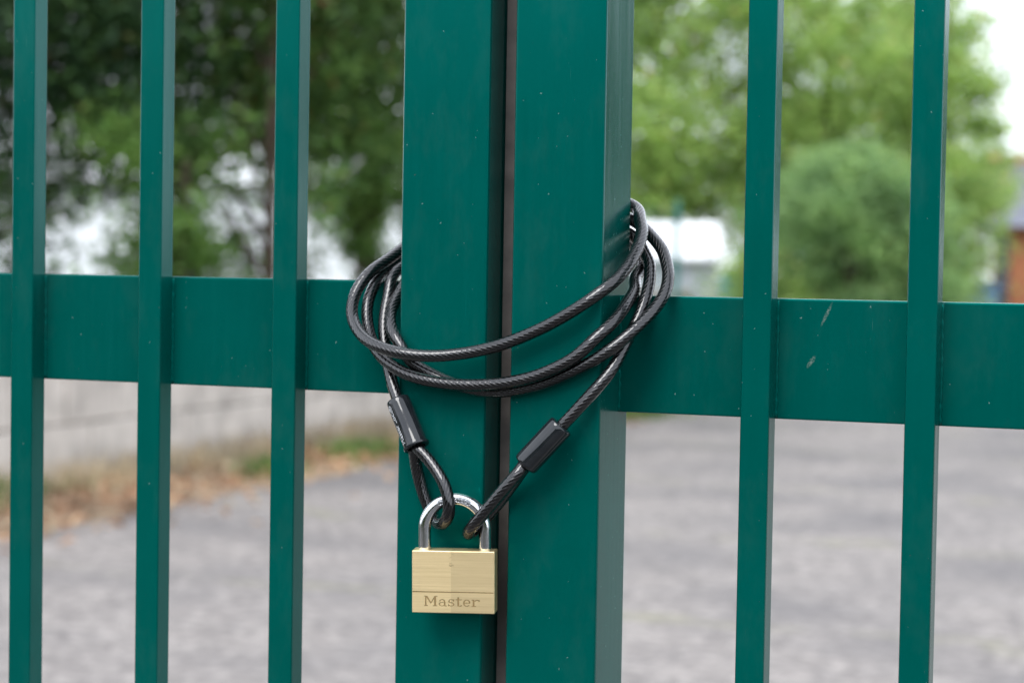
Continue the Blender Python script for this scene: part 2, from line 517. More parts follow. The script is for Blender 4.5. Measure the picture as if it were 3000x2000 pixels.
LEAF_MID = leaf_mat('mid_green_leaf', [(0.0, (0.070, 0.150, 0.035)), (0.7, (0.120, 0.240, 0.055)), (1.0, (0.180, 0.290, 0.080))], 0.4)
LEAF_LIGHT = leaf_mat('light_green_leaf', [(0.0, (0.165, 0.28, 0.08)), (0.65, (0.275, 0.42, 0.125)), (0.96, (0.36, 0.49, 0.16)), (1.0, (0.50, 0.36, 0.18))], 0.5)
LEAF_GREY = leaf_mat('grey_green_leaf', [(0.0, (0.13, 0.25, 0.10)), (0.7, (0.225, 0.37, 0.15)), (1.0, (0.29, 0.43, 0.17))], 0.5)
GRASS_M = leaf_mat('green_grass_blade', [(0.0, (0.050, 0.100, 0.025)), (1.0, (0.120, 0.190, 0.050))], 0.3)
STRAW_M = leaf_mat('straw_blade', [(0.0, (0.221, 0.1785, 0.1105)), (1.0, (0.425, 0.3655, 0.2635))], 0.3)
LITTER_M = leaf_mat('fallen_leaf', [(0.0, (0.192, 0.104, 0.06)), (0.5, (0.304, 0.184, 0.112)), (0.85, (0.368, 0.256, 0.168)), (1.0, (0.336, 0.288, 0.192))], 0.2, 0.8)

# ------------------------------------------------------------ setting: ground, drive, verge
def sheet(name, x0, x1, y0, y1, z, mat, nx=2, ny=2, wob=0.0):
    xs = np.linspace(x0, x1, nx); ys = np.linspace(y0, y1, ny)
    V = []
    for y in ys:
        for i, x in enumerate(xs):
            dx = 0
            if wob and i == 0:
                dx = wob * (math.sin(y * 2.1) * 0.5 + math.sin(y * 5.3 + 1) * 0.3 + math.sin(y * 0.7 + 2) * 0.6)
            V.append((x + dx, y, z))
    F = [(j*nx + i, j*nx + i + 1, (j+1)*nx + i + 1, (j+1)*nx + i) for j in range(ny - 1) for i in range(nx - 1)]
    o = new_obj(name, raw_mesh(name, V, F), mat)
    o['kind'] = 'structure'
    return o
sheet('ground', -400, 400, -400, 400, -0.008, SOIL)
sheet('dry_verge', -6.2, -4.4, -12, 30, -0.004, VERGE)
sheet('gravel_drive', -5.02, 9.0, -30, 62, 0.0, GRAVEL, 3, 300, 0.10)
sheet('added_street', -60, 60, -5.8, -0.45, 0.004, ASPHALT)  # unseen dark street, added to darken reflections and bounce from below

# ------------------------------------------------------------ gate leaves
def stile_mesh(name, w, d, z0, z1, bev):
    return box_mesh(name, 0, w, 0, d, z0, z1, bev, 3)
BAR_W, BAR_D, BAR_Y = 0.0182, 0.0157, 0.021
ST_W, ST_D = 0.060, 0.055
RAIL_Y = BAR_Y + BAR_D
BAR_ME = box_mesh('bar', 0, BAR_W, 0, BAR_D, 0.16, 1.98, 0.0012, 2)
BAR_ME.materials.append(PAINT)
ST_ME = box_mesh('stile', 0, ST_W, 0, ST_D, 0.06, 2.04, 0.0028, 3)
ST_ME.materials.append(PAINT)
def leaf(label, xs, bars, x_far, rail_z):
    side = 1 if x_far > xs else -1
    t = thing('gate_leaf', label, 'gate', (xs, 0, 0), 'the two leaves of the green steel gate')
    new_obj('stile', ST_ME, None, t)
    o = new_obj('stile', ST_ME, None, t, (x_far - xs, 0, 0))
    for x in bars:
        new_obj('bar', BAR_ME, None, t, (x - xs, BAR_Y, 0))
    a, b = (xs + ST_W, x_far) if side > 0 else (x_far + ST_W, xs)
    for (z0, z1) in ((rail_z[0], rail_z[1]), (0.13, 0.205), (1.90, 1.975)):
        me = box_mesh('rail', a - xs - 0.002, b - xs + 0.002, RAIL_Y, ST_D - 0.001, z0, z1, 0.0016, 2)
        new_obj('rail', me, PAINT, t)
    # weld beads where the bars and the stile meet the middle rail
    def bead(px, z0, z1):
        n_ = 26
        path = [(px - xs + random.uniform(-2, 2) * 1e-4, RAIL_Y - 0.0002, z0 + (z1 - z0) * k / n_) for k in range(n_ + 1)]
        rad = [0.0011 + 0.0004 * math.sin(k * 2.4) + random.uniform(0, 2e-4) for k in range(n_ + 1)]
        new_obj('weld', tube('weld', path, rad, 8), PAINT, t)
    for x in bars[:3]:
        bead(x - 0.0001, rail_z[0] + 0.001, rail_z[1] - 0.001)
        bead(x + BAR_W + 0.0001, rail_z[0] + 0.001, rail_z[1] - 0.001)
    bead(a if side > 0 else b, rail_z[0] + 0.001, rail_z[1] - 0.001)
    return t
leaf('left green steel gate leaf with three upright bars left of the padlock', -0.07789,
     [-0.1809 - 0.1038 * k for k in range(7)], -0.98, (Z0 - 0.03844, Z0 + 0.0360))
rt = leaf('right green steel gate leaf with two upright bars right of the coiled cable', -0.00146,
     [0.14167, 0.24154] + [0.24154 + 0.1010 * k for k in range(1, 6)], 0.86, (Z0 - 0.04377, Z0 + 0.02996))
new_obj('stop_strip', box_mesh('stop_strip', -0.0154, -0.0006, 0.0250, 0.0500, 0.07, 2.03), simple('brown_black_rubber', (0.070, 0.061, 0.055), 0.5, 0, 0.3, 60), rt)

# ------------------------------------------------------------ low concrete block wall along the drive
wall = thing('concrete_wall', 'low weathered concrete block wall along the left edge of the drive', 'wall', (-6.05, 3.0, 0))
BL, BHT, BT = 0.52, 0.325, 0.20
blk = []
for v in range(4):
    bm = bmesh.new()
    add_box(bm, -BT, 0, 0.006, BL - 0.006, 0.006, BHT - 0.006)
    bmesh.ops.bevel(bm, geom=bm.edges[:], offset=0.008, segments=1, affect='EDGES')
    for q in bm.verts: q.co += Vector((random.uniform(-1, 1), random.uniform(-1, 1), random.uniform(-1, 1))) * 0.004
    me = bm_mesh(bm, 'block'); me.materials.append(CONC); blk.append(me)
for cI in range(3):
    off = 0.26 if cI % 2 else 0.0
    for k in range(34):
        new_obj('block', blk[random.randrange(4)], None, wall, (random.uniform(-0.006, 0.006), off + k * BL, cI * BHT))
new_obj('mortar_core', box_mesh('mortar_core', -BT + 0.012, -0.012, 0.02, 34 * BL, 0, 3 * BHT - 0.01), MORTAR, wall)
for k in range(9):
    new_obj('coping', box_mesh('coping', -BT - 0.03, 0.03, k * 1.95 + 0.004, (k + 1) * 1.95 - 0.004, 3 * BHT + 0.002, 3 * BHT + 0.06, 0.008, 1), CONC, wall)

# ------------------------------------------------------------ foliage
def leaves_mesh(name, ctr, size, droop=0.0, aspect=2.0, up=0.5, fold=0.25):
    """one folded leaf (two quads) per centre; ctr (n,3)"""
    n = len(ctr)
    d = rng.normal(size=(n, 3)); d[:, 2] = d[:, 2] * 0.5 - droop
    d /= np.linalg.norm(d, axis=1)[:, None]
    nn = rng.normal(size=(n, 3)); nn[:, 2] = np.abs(nn[:, 2]) + up
    nn -= d * (nn * d).sum(1)[:, None]; nn /= np.linalg.norm(nn, axis=1)[:, None]
    sd = np.cross(d, nn)
    L = (size * rng.uniform(0.6, 1.35, n))[:, None]; W = L / aspect
    a = ctr - d * L * 0.5; b_ = ctr + d * L * 0.5
    m1 = ctr + sd * W * 0.5 + nn * W * fold - d * L * 0.06
    m2 = ctr - sd * W * 0.5 + nn * W * fold - d * L * 0.06
    V = np.stack([a, m1, b_, m2], 1).reshape(-1, 3)
    F = np.arange(n * 4).reshape(n, 4)
    # two triangles hinged on the midrib
    T = np.concatenate([F[:, [0, 1, 2]], F[:, [0, 2, 3]]], 1).reshape(-1, 3)
    return raw_mesh(name, V, T)

def clump_centres(n, nclump, c, rad, spread, hollow=0.35, zmin=None, gap=0.0):
    c = np.array(c); rad = np.array(rad)
    q = rng.normal(size=(nclump, 3)); q /= np.linalg.norm(q, axis=1)[:, None]
    rr = rng.uniform(hollow ** 3, 1, nclump) ** (1 / 3)
    cc = c + q * rr[:, None] * rad
    wts = rng.uniform(0.4, 1.6, nclump); wts /= wts.sum()
    idx = rng.choice(nclump, n, p=wts)
    sp = spread * rng.uniform(0.6, 1.4, nclump)
    P = cc[idx] + rng.normal(size=(n, 3)) * sp[idx][:, None] * np.array([1, 1, 0.62])
    if zmin is not None:
        P = P[P[:, 2] > zmin + rng.normal(size=len(P)) * 0.12]
    return cc, P

def branch_tubes(bm, base, top, r, targets, nlimb):
    def tb(p, q, r0, r1, sag=0.0):
        p = np.array(p, float); q = np.array(q, float)
        k = 6
        path = [p + (q - p) * i / k + np.array([0, 0, sag * math.sin(math.pi * i / k)]) + (rng.normal(size=3) * 0.02 if 0 < i < k else 0) for i in range(k + 1)]
        me = tube('t', path, np.linspace(r0, r1, k + 1), 8)
        bm.from_mesh(me); bpy.data.meshes.remove(me)
    tb(base, top, r, r * 0.35)
    base = np.array(base); top = np.array(top)
    for i in range(min(nlimb, len(targets))):
        tg = targets[i]
        f_ = np.clip((tg[2] - base[2]) / (top[2] - base[2]) - 0.18, 0.12, 0.92)
        st = base + (top - base) * f_
        tb(st, tg, r * 0.38 * (1.1 - f_ * 0.6), r * 0.06, 0.12)

def tree(name, label, cat, base, height, crown_c, crown_r, nleaf, nclump, spread, lsize, lmat, tr=0.09, droop=0.0, aspect=2.0, group=None, zmin=None, hollow=0.3, nlimb=26, lean=(0, 0), seed=0, skirt=None):
    global rng
    rng = np.random.default_rng(1000 + seed)
    t = thing(name, label, cat, (base[0], base[1], 0), group)
    cc, P = clump_centres(nleaf, nclump, (crown_c[0] - base[0], crown_c[1] - base[1], crown_c[2]), crown_r, spread, hollow, zmin)
    if skirt:                      # low hanging sprays under the crown
        ns, per, zl, zh = skirt
        for k in range(ns):
            q = rng.uniform(-1, 1, 2)
            m_ = int(per * rng.uniform(0.4, 1.6))
            sp_ = rng.normal(size=(m_, 3)) * np.array([0.13, 0.13, 0.22]) * rng.uniform(0.6, 1.3)
            P = np.vstack([P, sp_ + np.array([crown_c[0] - base[0] + q[0] * crown_r[0], crown_c[1] - base[1] + q[1] * crown_r[1], rng.uniform(zl, zh)])])
    new_obj('crown', leaves_mesh('crown', P, lsize, droop, aspect), lmat, t)
    bm = bmesh.new()
    tgt = cc[rng.permutation(len(cc))]
    branch_tubes(bm, (0, 0, -0.1), (lean[0], lean[1], height * 0.9), tr, tgt, nlimb)
    new_obj('trunk', bm_mesh(bm, 'trunk', True), BARK, t)
    return t

hd = thing('added_hedge', 'unseen dark hedge added across the street to darken reflections', 'hedge', (0, -8.4, 0))  # out of view, added so the cable and gate front mirror something dark
new_obj('hedge_core', box_mesh('hedge_core', -13, 13, -0.5, 0.5, 0, 2.2, 0.15, 2), LEAF_DARK, hd)
P = np.stack([rng.uniform(-13.1, 13.1, 40000), rng.normal(0.5, 0.12, 40000), rng.uniform(0.02, 2.35, 40000)], 1)
new_obj('foliage', leaves_mesh('foliage', P, 0.10, 0.1, 1.8), LEAF_DARK, hd)

G1 = 'dark trees behind the concrete wall'
tree('conifer_tree', 'dark dense conifer tree at the far left behind the wall', 'tree', (-9.3, 11.6), 8, (-9.0, 12.0, 4.4), (2.1, 2.1, 3.0), 90000, 210, 0.33, 0.10, LEAF_DARK, 0.10, 0.5, 2.6, G1, 1.62, seed=1, skirt=(12, 110, 1.1, 1.8))
tree('conifer_tree', 'dark conifer tree whose slim trunk stands behind the third bar', 'tree', (-6.78, 12.15), 8, (-7.5, 12.9, 4.7), (1.7, 1.8, 3.0), 60000, 170, 0.30, 0.10, LEAF_DEEP, 0.05, 0.5, 2.6, G1, 1.62, seed=2, skirt=(10, 110, 1.2, 1.9))
tree('conifer_tree', 'dark conifer tree close behind the left gate stile', 'tree', (-7.6, 15.6), 8, (-7.6, 15.4, 4.9), (1.5, 1.7, 3.1), 52000, 150, 0.30, 0.10, LEAF_DEEP, 0.10, 0.5, 2.6, G1, 1.6, seed=3, skirt=(10, 110, 1.1, 1.8))
tree('conifer_tree', 'tall dark tree whose lowest boughs enter at the top behind the right stile', 'tree', (-8.2, 18.6), 9, (-6.8, 18.2, 5.6), (1.7, 1.7, 2.5), 26000, 90, 0.30, 0.11, LEAF_MID, 0.08, 0.3, 2.2, G1, 3.3, seed=4)
tree('leafy_shrub', 'bright green shrub rising above the rail behind the second and third bars', 'shrub', (-7.0, 11.3), 2.2, (-7.15, 11.4, 1.75), (0.55, 0.6, 1.05), 5600, 30, 0.15, 0.085, LEAF_MID, 0.03, 0.2, 2.2, 'shrubs behind the wall', None, 0.1, 12, seed=5)
tree('leafy_shrub', 'green shrub with spreading sprays just left of the left gate stile', 'shrub', (-6.75, 13.6), 2.4, (-6.7, 13.6, 1.95), (0.65, 0.55, 0.6), 4200, 30, 0.13, 0.085, LEAF_MID, 0.03, 0.1, 2.4, 'shrubs behind the wall', None, 0.1, 12, seed=6)
G2 = 'light green trees at the end of the drive'
tree('broadleaf_tree', 'light green leafy tree rising behind the white shed', 'tree', (-9.3, 29.5), 7, (-9.2, 29.2, 3.9), (2.3, 2.0, 3.0), 30000, 110, 0.34, 0.13, LEAF_LIGHT, 0.13, 0.1, 1.8, G2, 1.2, seed=7)
tree('broadleaf_tree', 'tall light green tree with sky gaps behind the round bush', 'tree', (-7.0, 31.2), 7, (-6.9, 31.0, 3.6), (2.1, 1.8, 3.1), 18000, 85, 0.32, 0.13, LEAF_LIGHT, 0.13, 0.1, 1.8, G2, 0.9, seed=8)
tree('broadleaf_tree', 'slender light green tree against the white sky beside the fifth bar', 'tree', (-5.2, 31.8), 6.6, (-5.25, 31.6, 3.2), (1.0, 1.2, 2.7), 12000, 55, 0.24, 0.12, LEAF_LIGHT, 0.08, 0.1, 1.8, G2, 0.9, seed=9)
tree('broadleaf_tree', 'small bright green tree hiding part of the brick house', 'tree', (-4.75, 30.0), 3.6, (-4.8, 30.0, 1.95), (0.58, 0.7, 1.35), 7000, 38, 0.22, 0.12, LEAF_LIGHT, 0.07, 0.1, 1.8, G2, 0.3, seed=10)
tree('round_bush', 'large rounded grey green bush right of the fourth bar', 'bush', (-4.55, 21.8), 2.4, (-4.55, 21.8, 1.40), (1.2, 1.1, 1.30), 28000, 150, 0.18, 0.085, LEAF_GREY, 0.05, 0.1, 1.7, None, None, 0.55, 24, seed=11)
tree('low_bush', 'low yellowish green bush between the mesh fence and the round bush', 'bush', (-5.15, 20.4), 1.4, (-5.15, 20.4, 0.75), (0.6, 0.6, 0.75), 5000, 40, 0.14, 0.08, LEAF_LIGHT, 0.03, 0.1, 1.8, None, None, 0.3, 14, seed=12)
tree('broadleaf_tree', 'muted green tree standing furthest back behind the fourth and fifth bars', 'tree', (-6.6, 36.0), 8, (-7.1, 36.0, 3.9), (2.3, 1.8, 3.7), 19000, 90, 0.34, 0.14, LEAF_LIGHT, 0.14, 0.1, 1.8, G2, 0.9, seed=31)
# trees along the right of the drive, seen only mirrored in the bars' flanks
tree('broadleaf_tree', 'broad green tree along the right side of the drive', 'tree', (8.5, 22.0), 7, (8.5, 22.0, 3.6), (2.6, 3.0, 3.2), 16000, 80, 0.5, 0.2, LEAF_MID, 0.14, 0.1, 1.8, 'trees right of the drive', 0.4, seed=13)
tree('broadleaf_tree', 'broad green tree at the far right end of the drive', 'tree', (4.6, 30.0), 6, (4.6, 30.0, 3.0), (3.0, 2.4, 2.8), 14000, 80, 0.5, 0.2, LEAF_MID, 0.14, 0.1, 1.8, 'trees right of the drive', 0.3, seed=14)


# ------------------------------------------------------------ verge litter and grass (uncountable)
def scatter_litter(name, n, xr, yr, z, size, mat, label, cat):
    x = rng.normal((xr[0] + xr[1]) / 2, (xr[1] - xr[0]) / 3.2, n); y = rng.uniform(*yr, n)
    keep = (rng.random(n) < 0.35 + 0.65 * (np.sin(y * 1.9) * 0.5 + 0.5)) & (x > -6.03)
    x, y = x[keep], y[keep]
    P = np.stack([x, y, z + rng.random(len(x)) * 0.05], 1)
    o = new_obj(name, leaves_mesh(name, P, size, 0.0, 1.5, up=3.0, fold=0.2), mat)
    return tag(o, label, cat, kind='stuff')
rng = np.random.default_rng(77)
scatter_litter('fallen_leaves', 4500, (-5.75, -4.85), (4.5, 19), 0.012, 0.07, LITTER_M, 'orange brown fallen leaves strewn along the foot of the wall', 'leaves')
def blades(name, P, h, w, mat, label, cat, lean=0.35):
    n = len(P)
    a = rng.uniform(0, 2 * math.pi, n); hh = h * rng.uniform(0.5, 1.3, n)
    dx = np.stack([np.cos(a), np.sin(a), 0 * a], 1); ln = rng.normal(size=(n, 3)) * lean; ln[:, 2] = 0
    b0 = P - dx * w / 2; b1 = P + dx * w / 2
    mid = P + (ln * 0.4 + np.array([0, 0, 0.6])) * hh[:, None]
    tip = P + (ln + np.array([0, 0, 1.0])) * hh[:, None]
    V = np.stack([b0, b1, mid + dx * w * 0.35, mid - dx * w * 0.35, tip], 1).reshape(-1, 3)
    i = np.arange(n)[:, None] * 5
    T = np.concatenate([i + [0, 1, 2], i + [0, 2, 3], i + [3, 2, 4]], 1).reshape(-1, 3)
    o = new_obj(name, raw_mesh(name, V, T), mat)
    return tag(o, label, cat, kind='stuff')
def tufts(spots, per, sd):
    out = []
    for (x, y, k) in spots:
        m_ = int(per * k)
        out.append(np.stack([rng.normal(x, sd * k ** 0.5, m_), rng.normal(y, sd * 1.6 * k ** 0.5, m_), np.zeros(m_)], 1))
    P = np.vstack(out)
    return P[P[:, 0] > -6.02]
blades('grass_tufts', tufts([(-5.7, 7.4, 1.0), (-5.25, 10.6, 1.2), (-5.2, 9.3, 0.5), (-5.0, 12.2, 1.6), (-5.5, 13.6, 2.0), (-4.95, 15.2, 2.2), (-5.2, 17.0, 2.0), (-5.6, 5.4, 1.0)], 420, 0.11), 0.13, 0.012, GRASS_M,
       'short green grass tufts sprouting along the verge', 'grass')
blades('dry_grass', tufts([(-5.75, 8.3 + 0.35 * k, 1.0 + (k % 3) * 0.6) for k in range(-8, 26)], 80, 0.10), 0.17, 0.010, STRAW_M,
       'straw coloured dry grass standing against the foot of the wall', 'dry grass')


# ------------------------------------------------------------ things beyond
# long white building far behind the dark trees
wb = thing('white_building', 'long white rendered building glimpsed under the dark trees', 'building', (-26.0, 39.0, 0), rotz=R(32))
new_obj('wall', box_mesh('wall', -15, 15, 0, 6, 0, 3.1), WHITEWALL, wb)
bm = bmesh.new()
for a in ((-15.4, -0.4), (15.4, -0.4), (15.4, 6.4), (-15.4, 6.4)): bm.verts.new((a[0], a[1], 3.104))
v_ = list(bm.verts); r0 = bm.verts.new((-15.4, 3, 4.3)); r1 = bm.verts.new((15.4, 3, 4.3))
for f_ in ((v_[0], v_[1], r1, r0), (v_[2], v_[3], r0, r1), (v_[1], v_[2], r1), (v_[3], v_[0], r0), (v_[3], v_[2], v_[1], v_[0])): bm.faces.new(f_)
new_obj('roof', bm_mesh(bm, 'roof'), WHITEROOF, wb)
for x in (-12, -5.5, 7.2):
    wn = new_obj('window', box_mesh('window', x, x + 1.2, -0.05, 0.0, 1.75, 2.75, 0.01, 1), GREYWALL, wb)
    for k in range(2): new_obj('pane', box_mesh('pane', x + 0.07 + k * 0.56, x + 0.57 + k * 0.56, -0.06, -0.052, 1.83, 2.67), DARKGLASS, wn)

# white shed behind the mesh fence
shd = thing('white_shed', 'low white shed with bright sloping roof behind the green mesh fence', 'shed', (-6.72, 24.0, 0), rotz=R(21.7))
new_obj('wall', box_mesh('wall', -3.2, 0, 0.1, 0.85, 0, 1.39), GREYWALL, shd)
bm = bmesh.new()
a = [(-3.3, 0.0, 1.36), (0.10, 0.0, 1.36), (0.10, 0.9, 1.84), (-3.3, 0.9, 1.84)]
lo = [bm.verts.new(q) for q in a]; hi = [bm.verts.new((q[0], q[1], q[2] + 0.05)) for q in a]
bm.faces.new(hi); bm.faces.new(lo[::-1])
for i in range(4): bm.faces.new((lo[i], lo[(i+1) % 4], hi[(i+1) % 4], hi[i]))
rf = new_obj('roof', bm_mesh(bm, 'roof'), WHITEROOF, shd)
for k in range(4):
    bm = bmesh.new(); add_box(bm, -3.1 + k * 1.0, -3.04 + k * 1.0, 0, 0.9, 0.0, 0.03)
    for q in bm.verts: q.co.z += 1.412 + q.co.y * 0.5333
    new_obj('roof_batten', bm_mesh(bm, 'roof_batten'), WHITEROOF, rf)
drm = thing('plastic_drum', 'turquoise plastic drum standing beside the white shed', 'drum', (-6.05, 22.6, 0))
me, *_ = lathe('shell', (0, 0, 0), (0, 0, 1.22), [(0, 0.0), (0, 0.20), (0.03, 0.22), (0.30, 0.225), (0.32, 0.24), (0.35, 0.225), (0.62, 0.225), (0.64, 0.24), (0.67, 0.225), (0.95, 0.22), (1.0, 0.19)], 24)
new_obj('shell', me, DRUM_M, drm)
me, *_ = lathe('lid', (0, 0, 1.215), (0, 0, 1.26), [(0, 0.21), (0.6, 0.21), (1.0, 0.18), (1.0, 0.0)], 24)
new_obj('lid', me, DRUM_M, drm)

# green mesh fence
fn = thing('mesh_fence', 'teal welded mesh fence with slim posts in front of the white shed', 'fence', (-7.3, 18.4, 0), rotz=R(19))
for k in range(3):
    x = -0.37 + k * 1.02 - 0.02
    po = new_obj('post', box_mesh('post', x, x + 0.06, -0.03, 0.03, 0, 1.95, 0.006, 1), FENCE_M, fn)
    new_obj('cap', box_mesh('cap', x - 0.004, x + 0.064, -0.034, 0.034, 1.951, 1.975, 0.006, 1), FENCE_M, po)
for k in range(2):
    bm = bmesh.new(); x0 = -0.32 + k * 1.02
    for i in range(20): add_box(bm, x0 + i * 0.0505, x0 + i * 0.0505 + 0.005, -0.004, 0.001, 0.05, 1.88)
    for i in range(10): add_box(bm, x0, x0 + 0.96, 0.002, 0.007, 0.08 + i * 0.2, 0.085 + i * 0.2)
    new_obj('mesh_panel', bm_mesh(bm, 'mesh_panel'), FENCE_M, fn)

# brick house at the far right
hs = thing('brick_house', 'small orange brick house with slate roof at the far right', 'house', (-5.78, 41.2, 0), rotz=R(8))
new_obj('wall', box_mesh('wall', 0, 7, 0, 6, 0, 2.35), BRICK_M, hs)
dr = new_obj('door', box_mesh('door', -0.0 + 0.05, 0.34, -0.05, 0.03, 0.02, 2.12, 0.01, 1), DARKDOOR, hs)
new_obj('door_handle', box_mesh('door_handle', 0.28, 0.31, -0.09, -0.051, 0.95, 1.1), STEEL, dr)
for x in (1.4, 3.6):
    wn = new_obj('window', box_mesh('window', x, x + 1.1, -0.04, 0.02, 0.95, 1.95, 0.01, 1), WHITEWALL, hs)
    for k in range(2): new_obj('pane', box_mesh('pane', x + 0.06 + k * 0.52, x + 0.52 + k * 0.52, -0.05, -0.042, 1.02, 1.88), DARKGLASS, wn)
bm = bmesh.new()
a = [(-0.3, -0.35, 2.25), (7.3, -0.35, 2.25), (7.3, 6.35, 2.25), (-0.3, 6.35, 2.25)]
v_ = [bm.verts.new(q) for q in a]; r0 = bm.verts.new((-0.3, 3, 3.75)); r1 = bm.verts.new((7.3, 3, 3.75))
for f_ in ((v_[0], v_[1], r1, r0), (v_[2], v_[3], r0, r1), (v_[1], v_[2], r1), (v_[3], v_[0], r0), (v_[3], v_[2], v_[1], v_[0])): bm.faces.new(f_)
rf = new_obj('roof', bm_mesh(bm, 'roof'), SLATE, hs)
for k in range(16):
    new_obj('ridge_tile', box_mesh('ridge_tile', -0.3 + k * 0.475, -0.3 + (k + 1) * 0.475 - 0.01, 2.86, 3.14, 3.70, 3.90, 0.04, 1), RIDGE_M, rf)

# blue wheeled bin
bn = thing('wheeled_bin', 'blue plastic wheeled bin beside the brick house', 'bin', (-5.12, 35.6, 0), rotz=R(12))
bm = bmesh.new(); vv = add_box(bm, -0.27, 0.27, -0.30, 0.30, 0.06, 1.00)
for q in bm.verts:
    if q.co.z < 0.5: q.co.x *= 0.82; q.co.y *= 0.78
bmesh.ops.bevel(bm, geom=bm.edges[:], offset=0.03, segments=2, affect='EDGES')
new_obj('body', bm_mesh(bm, 'body', True), BIN_M, bn)
ld = new_obj('lid', box_mesh('lid', -0.30, 0.30, -0.33, 0.30, 1.003, 1.08, 0.03, 2), BIN_M, bn)
new_obj('handle', tube('handle', [(-0.24, 0.30, 0.98), (-0.24, 0.38, 1.0), (0.24, 0.38, 1.0), (0.24, 0.30, 0.98)], 0.016, 8), BIN_M, bn)
for x in (-0.30, 0.24):
    me, *_ = lathe('wheel', (x, 0.24, 0.10), (x + 0.06, 0.24, 0.10), [(0, 0.0), (0, 0.09), (0.15, 0.10), (0.85, 0.10), (1, 0.09), (1, 0.0)], 20)
    new_obj('wheel', me, RUBBER, bn)

